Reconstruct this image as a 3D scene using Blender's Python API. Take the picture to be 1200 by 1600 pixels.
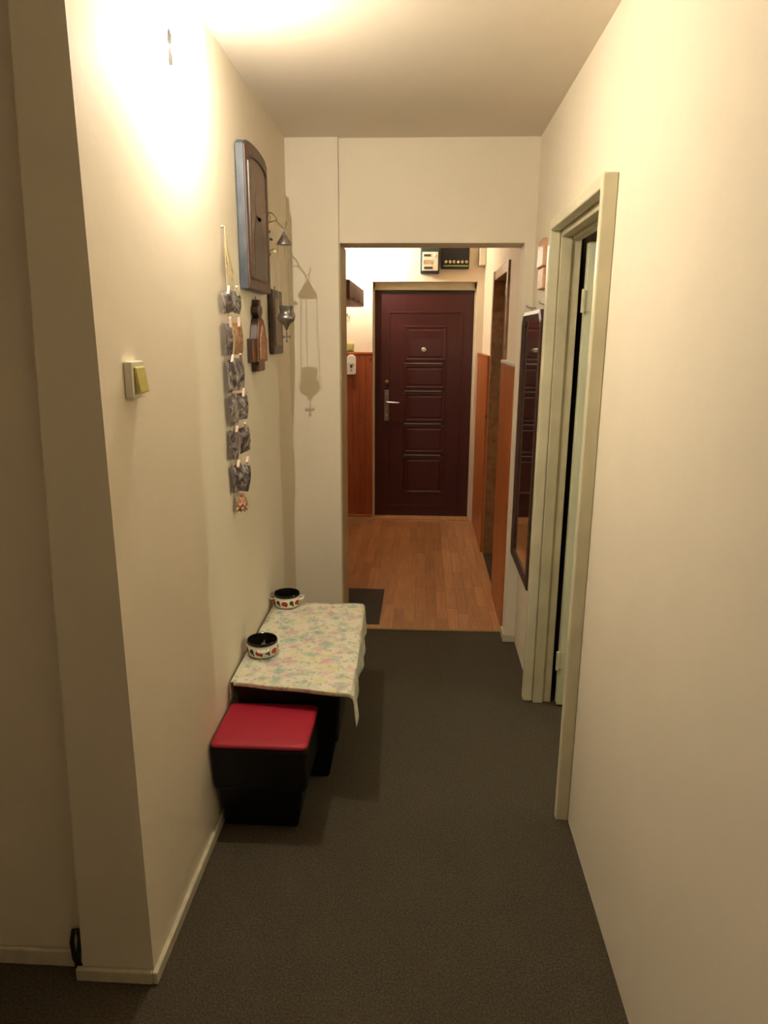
import bpy, bmesh, math, random
from math import sin, cos, pi, radians
from mathutils import Vector, Matrix

# ------------------------------------------------------------------ clear
for o in list(bpy.data.objects):
    bpy.data.objects.remove(o, do_unlink=True)
scene = bpy.context.scene
COL = scene.collection
random.seed(7)

# ------------------------------------------------------------------ camera
F_PX, PITCH, YAW, ROLL, CAM_H = 1095.7, .2454, .0522, .005, 1.65
cam_data = bpy.data.cameras.new('camera')
cam_data.sensor_fit = 'VERTICAL'
cam_data.sensor_height = 36.0
cam_data.sensor_width = 27.0
cam_data.lens = 36.0 * F_PX / 1600.0
cam_data.clip_start = .02
cam = bpy.data.objects.new('camera', cam_data)
COL.objects.link(cam)
fw = Vector((-sin(YAW) * cos(PITCH), cos(YAW) * cos(PITCH), -sin(PITCH)))
rt = Vector((cos(YAW), sin(YAW), 0))
up = rt.cross(fw)
r2 = rt * cos(ROLL) + up * sin(ROLL)
u2 = up * cos(ROLL) - rt * sin(ROLL)
M = Matrix.Identity(4)
for i in range(3):
    M[i][0] = r2[i]; M[i][1] = u2[i]; M[i][2] = -fw[i]
M[2][3] = CAM_H
cam.matrix_world = M
scene.camera = cam

# ------------------------------------------------------------------ world, exposure
w = bpy.data.worlds.new('world'); scene.world = w
w.use_nodes = True
w.node_tree.nodes['Background'].inputs[0].default_value = (0, 0, 0, 1)
w.node_tree.nodes['Background'].inputs[1].default_value = 0
vs = scene.view_settings
vs.view_transform = 'Standard'
vs.look = 'None'
vs.gamma = 1.0
vs.use_curve_mapping = False
vs.exposure = 1.6

LAMP_COL = (1.0, .925, .77)
LAMP_W = 11.4          # corridor wall lamp
HALL_W = 10.0          # hall wall lamp
ROOM_W = 12.0          # ceiling lamp of the side room, seen only by its spill through the doorway
ROOM_COL = (.95, 1.0, .74)

# ------------------------------------------------------------------ materials
MATS = {}
def new_mat(name):
    m = bpy.data.materials.new(name); m.use_nodes = True
    nt = m.node_tree
    b = nt.nodes['Principled BSDF']
    MATS[name] = m
    return m, nt, b

def N(nt, t, **kw):
    n = nt.nodes.new(t)
    for k, v in kw.items():
        setattr(n, k, v)
    return n

def coords(nt, scale=(1, 1, 1), world=True):
    """object coordinates; world=True gives true positions so copies differ"""
    if world:
        g = N(nt, 'ShaderNodeNewGeometry'); src = g.outputs['Position']
    else:
        g = N(nt, 'ShaderNodeTexCoord'); src = g.outputs['Object']
    mp = N(nt, 'ShaderNodeMapping')
    mp.inputs['Scale'].default_value = scale
    nt.links.new(src, mp.inputs['Vector'])
    return mp.outputs['Vector']

def noise(nt, vec, scale, detail=3, rough=.55, dist=0):
    n = N(nt, 'ShaderNodeTexNoise')
    n.inputs['Scale'].default_value = scale
    n.inputs['Detail'].default_value = detail
    n.inputs['Roughness'].default_value = rough
    n.inputs['Distortion'].default_value = dist
    nt.links.new(vec, n.inputs['Vector'])
    return n

def ramp(nt, fac, stops, interp='LINEAR'):
    r = N(nt, 'ShaderNodeValToRGB')
    r.color_ramp.interpolation = interp
    e = r.color_ramp.elements
    while len(e) < len(stops): e.new(.5)
    for el, (p, c) in zip(e, stops):
        el.position = p; el.color = (*c, 1)
    nt.links.new(fac, r.inputs['Fac'])
    return r.outputs['Color']

def mix(nt, fac, a, b, mode='MIX'):
    m = N(nt, 'ShaderNodeMix', data_type='RGBA', blend_type=mode)
    for sock, val in ((m.inputs['Factor'], fac), (m.inputs[6], a), (m.inputs[7], b)):
        if hasattr(val, 'links') or hasattr(val, 'is_linked'): nt.links.new(val, sock)
        elif isinstance(val, (int, float)): sock.default_value = val
        else: sock.default_value = (*val, 1)
    return m.outputs[2]

def math_n(nt, op, a, b=None, c=None, clamp=False):
    m = N(nt, 'ShaderNodeMath', operation=op); m.use_clamp = clamp
    for i, val in enumerate((a, b, c)):
        if val is None: continue
        if isinstance(val, (int, float)): m.inputs[i].default_value = val
        else: nt.links.new(val, m.inputs[i])
    return m.outputs[0]

def bump(nt, b, height, strength=.2, dist=.01):
    bp = N(nt, 'ShaderNodeBump')
    bp.inputs['Strength'].default_value = strength
    bp.inputs['Distance'].default_value = dist
    nt.links.new(height, bp.inputs['Height'])
    nt.links.new(bp.outputs['Normal'], b.inputs['Normal'])

def plain(name, col, rough=.5, metal=0, var=.12, scale=40, bmp=0, spec=.5):
    m, nt, b = new_mat(name)
    v = coords(nt)
    n = noise(nt, v, scale)
    lo = tuple(c * (1 - var) for c in col); hi = tuple(min(1, c * (1 + var)) for c in col)
    nt.links.new(ramp(nt, n.outputs['Fac'], [(.3, lo), (.7, hi)]), b.inputs['Base Color'])
    b.inputs['Roughness'].default_value = rough
    b.inputs['Metallic'].default_value = metal
    b.inputs['Specular IOR Level'].default_value = spec
    if bmp: bump(nt, b, n.outputs['Fac'], bmp, .003)
    return m

def wall_paint(name, col, dirt):
    m, nt, b = new_mat(name)
    v = coords(nt)
    big = noise(nt, v, 1.6, 4, .6)
    small = noise(nt, v, 60, 3)
    c1 = ramp(nt, big.outputs['Fac'], [(.35, tuple(c * .95 for c in col)), (.65, col)])
    c2 = mix(nt, math_n(nt, 'MULTIPLY', small.outputs['Fac'], dirt), c1, tuple(c * .8 for c in col))
    nt.links.new(c2, b.inputs['Base Color'])
    b.inputs['Roughness'].default_value = .75
    b.inputs['Specular IOR Level'].default_value = .25
    hsum = math_n(nt, 'ADD', math_n(nt, 'MULTIPLY', noise(nt, v, 5, 2).outputs['Fac'], 4.0), small.outputs['Fac'])
    bump(nt, b, hsum, .10, .004)
    return m

wall_paint('wall', (.88, .79, .64), .16)
wall_paint('ceiling', (.84, .75, .63), .12)
wall_paint('hall_wall', (.86, .74, .58), .16)
plain('gloss_paint', (.70, .65, .47), .38, var=.08, scale=7, bmp=.05)
plain('door_paint', (.66, .66, .48), .36, var=.07, scale=5, bmp=.05)
plain('jamb_paint', (.58, .52, .36), .45, var=.1, scale=7)
plain('tan_jamb', (.56, .44, .27), .6, var=.08, scale=9)
plain('skirting', (.66, .60, .45), .4, var=.12, scale=18)
plain('black_vinyl', (.006, .0055, .0055), .5, var=.25, scale=90, bmp=.08, spec=.25)
plain('red_vinyl', (.36, .008, .026), .6, var=.12, scale=120, bmp=.12)
plain('steel', (.55, .53, .50), .3, metal=1, var=.08)
plain('dull_steel', (.30, .28, .27), .38, metal=1, var=.2, scale=120)
plain('brass', (.36, .30, .14), .42, metal=1, var=.3, scale=150)
plain('black_plastic', (.02, .022, .022), .4)
plain('meter_case', (.035, .06, .07), .4)
plain('cream_plastic', (.78, .72, .58), .35, var=.05)
plain('white_plastic', (.80, .76, .70), .35, var=.04)
plain('yellow_plastic', (.50, .42, .12), .35, var=.08, scale=60)
plain('fuse_ceramic', (.50, .36, .22), .4, var=.15)
plain('dark_mark', (.05, .04, .035), .5)
plain('mat_rubber', (.055, .045, .034), .9, var=.25, scale=160, bmp=.5)
plain('jute', (.50, .40, .20), .8, var=.25, scale=120)
plain('husk', (.60, .44, .24), .75, var=.3, scale=45)
plain('sprig', (.24, .30, .08), .7, var=.3, scale=60)
plain('peg', (.72, .52, .42), .5, var=.12, scale=80)
plain('copper_fibre', (.42, .22, .12), .7, var=.4, scale=90)
plain('dark_wood', (.055, .028, .020), .4, var=.35, scale=30)
plain('frame_brown', (.30, .155, .062), .4, var=.3, scale=22)
plain('plaque_wood', (.62, .34, .20), .45, var=.15, scale=25)
plain('cable', (.02, .018, .017), .5)
plain('cabinet_brown', (.14, .055, .042), .45, var=.3, scale=25)
plain('cabinet_lit_base', (.50, .36, .24), .6, var=.12, scale=25)
plain('cord_dark', (.05, .04, .03), .6)

def carpet():
    m, nt, b = new_mat('carpet')
    v = coords(nt)
    a = noise(nt, v, 170, 3, .8)
    c = noise(nt, v, 22, 4, .7)
    d = noise(nt, v, 2.2, 3, .6)
    base = ramp(nt, a.outputs['Fac'], [(.30, (.035, .027, .018)), (.50, (.088, .071, .048)), (.70, (.185, .155, .112))])
    base = mix(nt, math_n(nt, 'MULTIPLY', c.outputs['Fac'], .5), base, (.058, .045, .030))
    base = mix(nt, math_n(nt, 'MULTIPLY', d.outputs['Fac'], .25), base, (.11, .092, .064))
    nt.links.new(base, b.inputs['Base Color'])
    b.inputs['Roughness'].default_value = .95
    b.inputs['Specular IOR Level'].default_value = .1
    bump(nt, b, a.outputs['Fac'], .7, .006)
carpet()

def wood(name, lo, hi, stretch, scale, rough=.4, knots=False, per_obj=0.0, bmp=.08):
    m, nt, b = new_mat(name)
    v = coords(nt, stretch)
    n = noise(nt, v, scale, 5, .6, .6)
    c = ramp(nt, n.outputs['Fac'], [(.28, lo), (.72, hi)])
    if knots:
        vo = N(nt, 'ShaderNodeTexVoronoi'); vo.inputs['Scale'].default_value = 5.2
        nt.links.new(coords(nt, (1, 1, .8)), vo.inputs['Vector'])
        k = ramp(nt, vo.outputs['Distance'], [(.045, (1, 1, 1)), (.11, (0, 0, 0))])
        c = mix(nt, k, c, tuple(x * .25 for x in lo))
    if per_obj:
        oi = N(nt, 'ShaderNodeObjectInfo')
        hsv = N(nt, 'ShaderNodeHueSaturation')
        val = math_n(nt, 'MULTIPLY_ADD', oi.outputs['Random'], per_obj, 1 - per_obj / 2)
        nt.links.new(val, hsv.inputs['Value']); nt.links.new(c, hsv.inputs['Color'])
        c = hsv.outputs['Color']
    nt.links.new(c, b.inputs['Base Color'])
    b.inputs['Roughness'].default_value = rough
    if bmp: bump(nt, b, n.outputs['Fac'], bmp, .002)
wood('laminate', (.44, .205, .085), (.61, .315, .14), (1, .07, 1), 55, .36, per_obj=.30, bmp=.03)
wood('pine', (.37, .105, .026), (.52, .165, .042), (14, 14, 1.2), 3.0, .35, knots=True, per_obj=.14)
wood('pine_red', (.27, .062, .022), (.40, .105, .036), (14, 14, 1.2), 3.0, .35, knots=True, per_obj=.14)
wood('door_film', (.044, .008, .008), (.060, .0115, .011), (18, 18, 1.4), 4.0, .4, bmp=.05)
wood('icon_wood', (.10, .055, .038), (.19, .105, .070), (3, 3, 1), 9, .5)
wood('cross_wood', (.15, .055, .025), (.27, .11, .05), (4, 4, .6), 14, .45)

def icon_edge():
    m, nt, b = new_mat('icon_edge')
    n = noise(nt, coords(nt, (1, 1, .4)), 40, 4)
    nt.links.new(ramp(nt, n.outputs['Fac'], [(.3, (.045, .053, .068)), (.7, (.085, .096, .115))]), b.inputs['Base Color'])
    b.inputs['Roughness'].default_value = .45
icon_edge()

def icon_painting(name, seed):
    m, nt, b = new_mat(name)
    v = coords(nt)
    n = noise(nt, v, 14 + seed, 4, .6, 1.2)
    c = ramp(nt, n.outputs['Fac'], [(.3, (.05, .035, .03)), (.45, (.22, .105, .055)), (.55, (.12, .085, .07)), (.7, (.33, .20, .10))])
    nt.links.new(c, b.inputs['Base Color'])
    b.inputs['Roughness'].default_value = .4
icon_painting('painting', 0)
icon_painting('painting_small', 6)

def photo_print():
    m, nt, b = new_mat('photo_print')
    v = coords(nt)
    n = noise(nt, v, 26, 4, .65, 1.2)
    c = ramp(nt, n.outputs['Fac'], [(.40, (.05, .04, .047)), (.48, (.16, .135, .145)), (.55, (.27, .24, .24)), (.63, (.55, .50, .46))])
    nt.links.new(c, b.inputs['Base Color'])
    b.inputs['Roughness'].default_value = .35
photo_print()

def cloth():
    m, nt, b = new_mat('floral_cloth')
    v = coords(nt)
    warp = noise(nt, v, 30, 3)
    vv = N(nt, 'ShaderNodeVectorMath', operation='MULTIPLY_ADD')
    nt.links.new(warp.outputs['Color'], vv.inputs[0]); vv.inputs[1].default_value = (.05, .05, .05); nt.links.new(v, vv.inputs[2])
    def blobs(scale, off, lo, hi, stops):
        ad = N(nt, 'ShaderNodeVectorMath', operation='ADD'); nt.links.new(vv.outputs[0], ad.inputs[0]); ad.inputs[1].default_value = off
        vo = N(nt, 'ShaderNodeTexVoronoi'); vo.inputs['Scale'].default_value = scale; nt.links.new(ad.outputs[0], vo.inputs['Vector'])
        sep = N(nt, 'ShaderNodeSeparateColor'); nt.links.new(vo.outputs['Color'], sep.inputs[0])
        col = ramp(nt, sep.outputs[0], stops, 'CONSTANT')
        msk = ramp(nt, vo.outputs['Distance'], [(lo, (1, 1, 1)), (hi, (0, 0, 0))])
        return col, msk
    cream = (.76, .71, .58)
    c1, m1 = blobs(20, (0, 0, 0), .3, .75, [(0, cream), (.16, (.20, .38, .28)), (.46, (.68, .62, .28)), (.62, (.62, .30, .34)), (.80, (.30, .46, .33))])
    c2, m2 = blobs(55, (3, 1, 0), .25, .65, [(0, cream), (.30, (.14, .31, .27)), (.55, cream), (.70, (.60, .28, .36)), (.85, (.70, .60, .22))])
    c = mix(nt, math_n(nt, 'MULTIPLY', m1, .75), cream, c1)
    c = mix(nt, math_n(nt, 'MULTIPLY', m2, .65), c, c2)
    tr = noise(nt, v, 90, 2)
    c = mix(nt, math_n(nt, 'MULTIPLY', tr.outputs['Fac'], .35), c, cream)
    nt.links.new(c, b.inputs['Base Color'])
    b.inputs['Roughness'].default_value = .6
    b.inputs['Sheen Weight'].default_value = .1
    bump(nt, b, noise(nt, v, 300, 2).outputs['Fac'], .1, .002)
cloth()

def pot_glaze():
    """cream glaze with a ring of red flowers and dark green leaves"""
    m, nt, b = new_mat('pot_glaze')
    tc = N(nt, 'ShaderNodeTexCoord')
    g = N(nt, 'ShaderNodeTexGradient', gradient_type='RADIAL'); nt.links.new(tc.outputs['Object'], g.inputs[0])
    sp = N(nt, 'ShaderNodeSeparateXYZ'); nt.links.new(tc.outputs['Object'], sp.inputs[0])
    def ring(n, ph, zc, ra, rz, sharp):
        a = math_n(nt, 'FRACT', math_n(nt, 'MULTIPLY_ADD', g.outputs['Fac'], n, ph))
        da = math_n(nt, 'DIVIDE', math_n(nt, 'SUBTRACT', a, .5), ra)
        dz = math_n(nt, 'DIVIDE', math_n(nt, 'SUBTRACT', sp.outputs[2], zc), rz)
        d = math_n(nt, 'ADD', math_n(nt, 'MULTIPLY', da, da), math_n(nt, 'MULTIPLY', dz, dz))
        return math_n(nt, 'LESS_THAN', d, 1)
    c = mix(nt, ring(6, .0, .027, .24, .011, 1), (.80, .74, .60), (.42, .035, .02))
    c = mix(nt, ring(6, .5, .030, .16, .010, 1), c, (.05, .06, .03))
    c = mix(nt, ring(12, .25, .018, .14, .006, 1), c, (.06, .05, .03))
    nt.links.new(c, b.inputs['Base Color'])
    b.inputs['Roughness'].default_value = .2
pot_glaze()
plain('pot_inside', (.012, .009, .008), .15)

def mirror_mat():
    m, nt, b = new_mat('mirror_glass')
    n = noise(nt, coords(nt), 6, 3)
    nt.links.new(ramp(nt, n.outputs['Fac'], [(.2, (.62, .62, .58)), (.8, (.70, .70, .66))]), b.inputs['Base Color'])
    b.inputs['Metallic'].default_value = 1
    b.inputs['Roughness'].default_value = .04
mirror_mat()

def dark_glass():
    m, nt, b = new_mat('dark_glass')
    n = noise(nt, coords(nt), 12, 2)
    nt.links.new(ramp(nt, n.outputs['Fac'], [(.3, (.05, .045, .03)), (.7, (.08, .07, .045))]), b.inputs['Base Color'])
    b.inputs['Roughness'].default_value = .12
dark_glass()

def bulb_glass():
    m = bpy.data.materials.new('bulb_glass'); m.use_nodes = True; nt = m.node_tree
    nt.nodes.remove(nt.nodes['Principled BSDF'])
    t = N(nt, 'ShaderNodeBsdfTransparent'); g = N(nt, 'ShaderNodeBsdfGlossy'); g.inputs['Roughness'].default_value = .05
    mx = N(nt, 'ShaderNodeMixShader'); mx.inputs[0].default_value = .06
    nt.links.new(t.outputs[0], mx.inputs[1]); nt.links.new(g.outputs[0], mx.inputs[2])
    nt.links.new(mx.outputs[0], nt.nodes['Material Output'].inputs['Surface'])
    MATS['bulb_glass'] = m
bulb_glass()

def emit(name, col, s):
    m = bpy.data.materials.new(name); m.use_nodes = True; nt = m.node_tree
    nt.nodes.remove(nt.nodes['Principled BSDF'])
    e = N(nt, 'ShaderNodeEmission'); e.inputs[0].default_value = (*col, 1); e.inputs[1].default_value = s
    nt.links.new(e.outputs[0], nt.nodes['Material Output'].inputs['Surface'])
    MATS[name] = m
emit('filament', (1, .85, .6), 400)

# ------------------------------------------------------------------ mesh helpers
def box(bm, x0, x1, y0, y1, z0, z1, top=None):
    """axis box; top=(dx,dy) insets the top (taper)"""
    tx, ty = top or (0, 0)
    v = [bm.verts.new(p) for p in ((x0, y0, z0), (x1, y0, z0), (x1, y1, z0), (x0, y1, z0),
         (x0 + tx, y0 + ty, z1), (x1 - tx, y0 + ty, z1), (x1 - tx, y1 - ty, z1), (x0 + tx, y1 - ty, z1))]
    for f in ((3, 2, 1, 0), (4, 5, 6, 7), (0, 1, 5, 4), (1, 2, 6, 5), (2, 3, 7, 6), (3, 0, 4, 7)):
        bm.faces.new([v[i] for i in f])
    return bm

def prism(bm, pts, depth):
    """pts: list of 3D points of a planar polygon, depth: Vector"""
    d = Vector(depth)
    a = [bm.verts.new(p) for p in pts]; b = [bm.verts.new(Vector(p) + d) for p in pts]
    bm.faces.new(a); bm.faces.new(b[::-1])
    n = len(pts)
    for i in range(n):
        bm.faces.new([a[i], b[i], b[(i + 1) % n], a[(i + 1) % n]])
    return bm

def tube(bm, pts, r, seg=8, caps=True):
    pts = [Vector(p) for p in pts]
    rs = r if isinstance(r, (list, tuple)) else [r] * len(pts)
    rings = []
    n0 = None
    for i, p in enumerate(pts):
        t = (pts[min(i + 1, len(pts) - 1)] - pts[max(i - 1, 0)]).normalized()
        if n0 is None:
            n0 = t.orthogonal().normalized()
        else:
            n0 = (n0 - t * n0.dot(t)).normalized()
        b = t.cross(n0)
        rings.append([bm.verts.new(p + (n0 * cos(2 * pi * k / seg) + b * sin(2 * pi * k / seg)) * rs[i]) for k in range(seg)])
    for a, b in zip(rings, rings[1:]):
        for k in range(seg):
            bm.faces.new([a[k], a[(k + 1) % seg], b[(k + 1) % seg], b[k]])
    if caps:
        bm.faces.new(rings[0][::-1]); bm.faces.new(rings[-1])
    return bm

def lathe(bm, prof, c=(0, 0, 0), seg=24, axis='Z', cap0=True):
    c = Vector(c); rings = []
    for r, h in prof:
        ring = []
        for k in range(seg):
            a = 2 * pi * k / seg
            x, y = max(r, 1e-5) * cos(a), max(r, 1e-5) * sin(a)
            p = Vector((x, y, h)) if axis == 'Z' else (Vector((h, x, y)) if axis == 'X' else Vector((x, h, y)))
            ring.append(bm.verts.new(c + p))
        rings.append(ring)
    for a, b in zip(rings, rings[1:]):
        for k in range(seg):
            bm.faces.new([a[k], a[(k + 1) % seg], b[(k + 1) % seg], b[k]])
    if cap0: bm.faces.new(rings[0][::-1])
    bm.faces.new(rings[-1])
    return bm

def torus(bm, c, R, r, normal='X', seg=18, s2=6):
    pts = []
    for k in range(seg + 1):
        a = 2 * pi * k / seg
        d = {'X': (0, cos(a), sin(a)), 'Y': (cos(a), 0, sin(a)), 'Z': (cos(a), sin(a), 0)}[normal]
        pts.append(Vector(c) + Vector(d) * R)
    return tube(bm, pts, r, s2, caps=False)

WORLD = {}   # object name -> world origin
def mk(name, bm, mat, parent=None, bevel=0, smooth=False, origin=None):
    bmesh.ops.recalc_face_normals(bm, faces=bm.faces)
    if parent is not None:
        org = Vector(WORLD[parent.name]) if origin is None else Vector(origin)
    elif origin is not None:
        org = Vector(origin)
    else:
        xs = [v.co for v in bm.verts]
        org = Vector(((min(p.x for p in xs) + max(p.x for p in xs)) / 2, (min(p.y for p in xs) + max(p.y for p in xs)) / 2, min(p.z for p in xs)))
    bmesh.ops.translate(bm, verts=bm.verts, vec=-org)
    me = bpy.data.meshes.new(name); bm.to_mesh(me); bm.free()
    me.materials.append(MATS[mat])
    if smooth:
        for p in me.polygons: p.use_smooth = True
        me.set_sharp_from_angle(angle=radians(38))
    o = bpy.data.objects.new(name, me); COL.objects.link(o)
    if parent is not None:
        o.parent = parent; o.location = org - Vector(WORLD[parent.name])
    else:
        o.location = org
    WORLD[o.name] = tuple(org)
    if bevel:
        md = o.modifiers.new('bevel', 'BEVEL'); md.width = bevel; md.segments = 2; md.limit_method = 'ANGLE'
    return o

def B(): return bmesh.new()
def tag(o, label, cat, group=None):
    o['label'] = label; o['category'] = cat
    if group: o['group'] = group
    return o
def thing(name, loc, label, cat, group=None):
    o = bpy.data.objects.new(name, None); COL.objects.link(o); o.location = loc
    o.empty_display_size = .05
    WORLD[o.name] = tuple(loc)
    return tag(o, label, cat, group)
def struct(name, bm, mat, label=None, bevel=0, smooth=False):
    o = mk(name, bm, mat, None, bevel, smooth); o['kind'] = 'structure'
    if label: o['label'] = label
    return o

# ------------------------------------------------------------------ dimensions
XL, XR, H = -.675, .5406, 2.566
YN = 1.46            # near end of the left wall
YB = 3.66            # wall with the opening
YH = 6.30            # far wall of the hall
WX = .62             # back side of the right partition

# ------------------------------------------------------------------ structure
b = B(); box(b, -1.5, 4.3, -.75, 3.785, -.06, 0)
struct('floor', b, 'carpet', 'grey-brown loop carpet covering the corridor floor')

b = B(); box(b, -1.5, 4.3, -.75, 6.6, H, H + .08)
struct('ceiling', b, 'ceiling', 'cream painted ceiling above the corridor and hall')

b = B(); box(b, -.775, XL, YN + .12, 3.64, 0, H)
struct('wall_left', b, 'wall', 'cream painted left corridor wall with the lamp and icons')
b = B(); prism(b, [(XL, YN, 0), (XL, YN, H), (-.772, YN, H), (-.868, YN, 0)], (0, .12, 0))
struct('wall_left_end', b, 'wall', 'narrow shaded end face of the left corridor wall')
b = B(); box(b, -1.5, -.776, 1.50, 1.6, 0, H)
struct('wall_near_left', b, 'wall', 'dim wall left of the corridor mouth')
b = B(); box(b, -1.6, -1.5, -.75, 1.6, 0, H); struct('wall_far_left', b, 'wall')
b = B(); box(b, -1.6, XR, -.85, -.75, 0, H); struct('wall_rear', b, 'wall')

b = B()
box(b, XR, WX, -.75, 2.162, 0, H)
box(b, XR, WX, 3.038, 3.80, 0, H)
box(b, XR, WX, 2.162, 3.038, 2.098, H)
struct('wall_right', b, 'wall', 'cream painted right corridor wall with the open doorway')

# wall around the opening to the hall
b = B(); box(b, -.775, -.42, 3.64, 3.93, 0, H)
struct('wall_back_left', b, 'wall', 'cream pier left of the hall opening')
b = B(); box(b, -.42, XR, YB, 3.86, 2.095, H)
struct('wall_back_beam', b, 'wall', 'cream beam above the hall opening')
b = B(); box(b, .488, XR - .0005, YB, 3.80, 0, 2.095)
struct('wall_back_right', b, 'wall', 'narrow cream jamb right of the hall opening')
b = B(); box(b, -.4195, -.414, 3.652, 3.93, 0, 2.094)  # thin tan sheet, darker than the pier it lines
struct('trim_1', b, 'tan_jamb', 'tan left reveal of the hall opening')

# hall
b = B(); box(b, -.775, XL, 3.93, 6.6, 0, H)
struct('wall_hall_left', b, 'hall_wall')
HX = .52
b = B()
box(b, HX, WX, 3.80, 4.50, 0, H)
box(b, HX, WX, 5.30, 6.6, 0, H)
box(b, HX, WX, 4.50, 5.30, 2.05, H)
struct('wall_hall_right', b, 'hall_wall', 'cream right wall of the hall with a brown doorway')
b = B()
box(b, -.776, -.437, YH, 6.6, 0, H)
box(b, .460, HX, YH, 6.6, 0, H)
box(b, -.437, .460, YH, 6.6, 2.105, H)
struct('wall_hall_back', b, 'hall_wall', 'cream far wall around the entry door')
b = B(); box(b, -.44, .465, 6.5, 6.6, 0, 2.11); struct('wall_landing', b, 'hall_wall')

# side room behind the right partition (dark)
b = B(); box(b, 4.2, 4.3, .9, 3.9, 0, H); struct('wall_side_room_right', b, 'wall')
b = B(); box(b, WX, 4.3, .8, .9, 0, H); struct('wall_side_room_near', b, 'wall')
b = B(); box(b, WX, 4.3, 3.80, 3.9, 0, H); struct('wall_side_room_far', b, 'wall')

# hall floor and its strips
fl = B(); box(fl, XL, .7, 3.785, 6.6, -.06, -.010)
floor_hall = struct('floor_hall', fl, 'laminate', 'orange-brown wood strip laminate floor of the hall')
SW = .0655
strip_mesh = {}
def strip(length):
    key = round(length, 3)
    if key not in strip_mesh:
        bm = B(); g = .0003
        box(bm, g, SW - g, g, length - g, 0, .0095, top=(.0004, .0004))
        me = bpy.data.meshes.new('plank'); bm.to_mesh(me); bm.free(); me.materials.append(MATS['laminate'])
        strip_mesh[key] = me
    return strip_mesh[key]
fo = Vector(WORLD['floor_hall'])
x = XL + .002; ci = 0
while x + SW < HX + .09:
    y = 3.79
    first = (.12, .29, .21)[ci % 3] + .05 * (ci // 3 % 3)
    ln = first
    while y < 6.49:
        l = min(ln, 6.49 - y)
        o = bpy.data.objects.new('plank', strip(l)); COL.objects.link(o)
        o.parent = floor_hall; o.location = Vector((x, y, -.0098)) - fo
        y += l; ln = (.42, .36, .42, .48)[(ci + int(y * 7)) % 4]
    x += SW; ci += 1
b = B(); box(b, -.414, .487, 3.772, 3.792, 0, .006); struct('trim_2', b, 'brass', 'thin metal strip where carpet meets laminate', bevel=.002)

# skirting boards
def skirting(name, pts, h=.038, t=.014):
    b = B()
    for (x0, x1, y0, y1) in pts: box(b, x0, x1, y0, y1, 0, h)
    return struct(name, b, 'skirting', bevel=.004)
o = skirting('baseboard_left', [(XL, XL + .014, YN - .014, 3.638)]); o['label'] = 'low cream skirting along the left wall'
o = skirting('baseboard_left_end', [(-.880, XL - .0005, YN - .015, YN - .001)])
o = skirting('baseboard_near_left', [(-1.5, -.90, 1.486, 1.499)], h=.05)
o = skirting('baseboard_back_left', [(XL + .015, -.422, 3.625, 3.639)])
o = skirting('baseboard_back_right', [(.484, XR - .001, 3.645, 3.659), (.474, .487, 3.645, 3.77)], h=.045)

# ------------------------------------------------------------------ right doorway: casing, jamb, open leaf
b = B()
CX = .497
box(b, CX, XR, 2.160, 2.190, 0, 2.10)
struct('trim_3', b, 'gloss_paint', 'cream casing on the near side of the right doorway', bevel=.005)
b = B(); box(b, CX, XR, 2.995, 3.040, 0, 2.10)
struct('trim_4', b, 'gloss_paint', 'cream casing on the far side of the right doorway', bevel=.005)
b = B(); box(b, CX + .0005, XR, 2.1905, 2.9945, 2.060, 2.0995)
struct('trim_5', b, 'gloss_paint', 'cream casing across the top of the right doorway', bevel=.005)
door1 = thing('door_1', (.60, 2.6, 0), 'cream painted door standing open in the right corridor wall', 'door')
del door1['category']; door1['kind'] = 'structure'
b = B()
for (y0, y1, s) in ((2.1625, 2.200, 1), (2.980, 3.0375, -1)):
    box(b, XR + .001, .585, y0, y1, 0, 2.097)
    ya, yb_ = (y0, y1 - .012) if s > 0 else (y0 + .012, y1)
    box(b, .5852, WX + .004, ya, yb_, 0, 2.097)
box(b, XR + .001, .585, 2.2002, 2.9798, 2.036, 2.097)
box(b, .5852, WX + .004, 2.1882, 2.9918, 2.024, 2.097)
mk('door_frame', b, 'jamb_paint', door1, bevel=.003)
b = B(); box(b, .642, 1.395, 2.948, 2.986, .012, 2.012)
leaf = mk('door_leaf', b, 'door_paint', door1, bevel=.004)
for z in (1.79, .235):
    b = B(); lathe(b, [(.0055, -.045), (.007, -.043), (.007, -.001), (.0055, 0), (.007, .001), (.007, .043), (.0055, .045)], (.6325, 2.940, z), 12)
    box(b, .634, .668, 2.9445, 2.947, z - .04, z + .04)
    mk('hinge', b, 'gloss_paint', door1)
b = B(); box(b, 1.31, 1.345, 2.940, 2.9475, .95, 1.15); hp = mk('handle_plate', b, 'steel', door1, bevel=.003)
b = B(); tube(b, [(1.327, 2.94, 1.09), (1.327, 2.90, 1.09), (1.31, 2.892, 1.09), (1.22, 2.892, 1.09)], .008, 10); mk('door_handle', b, 'steel', door1, smooth=True)

# dark cupboard added behind the open leaf to keep the hinge gap dark
t = thing('added_wardrobe', (1.08, 3.42, 0), 'dark brown cupboard added behind the open door to darken its hinge gap', 'added_wardrobe')
b = B(); box(b, .66, 1.50, 3.12, 3.76, .06, 2.30); mk('carcass', b, 'dark_wood', t, bevel=.004)
b = B(); box(b, .69, 1.47, 3.15, 3.74, 0, .0595); mk('plinth', b, 'dark_wood', t)
for x0, hx in ((.662, 1.045), (1.081, 1.115)):
    b = B(); box(b, x0, x0 + .417, 3.10, 3.1195, .07, 2.29); d = mk('door', b, 'dark_wood', t, bevel=.003)
    b = B(); lathe(b, [(.005, 0), (.012, -.018), (.008, -.024)], (hx, 3.0998, 1.15), 12, 'Y'); mk('knob', b, 'brass', d, smooth=True)

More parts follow.
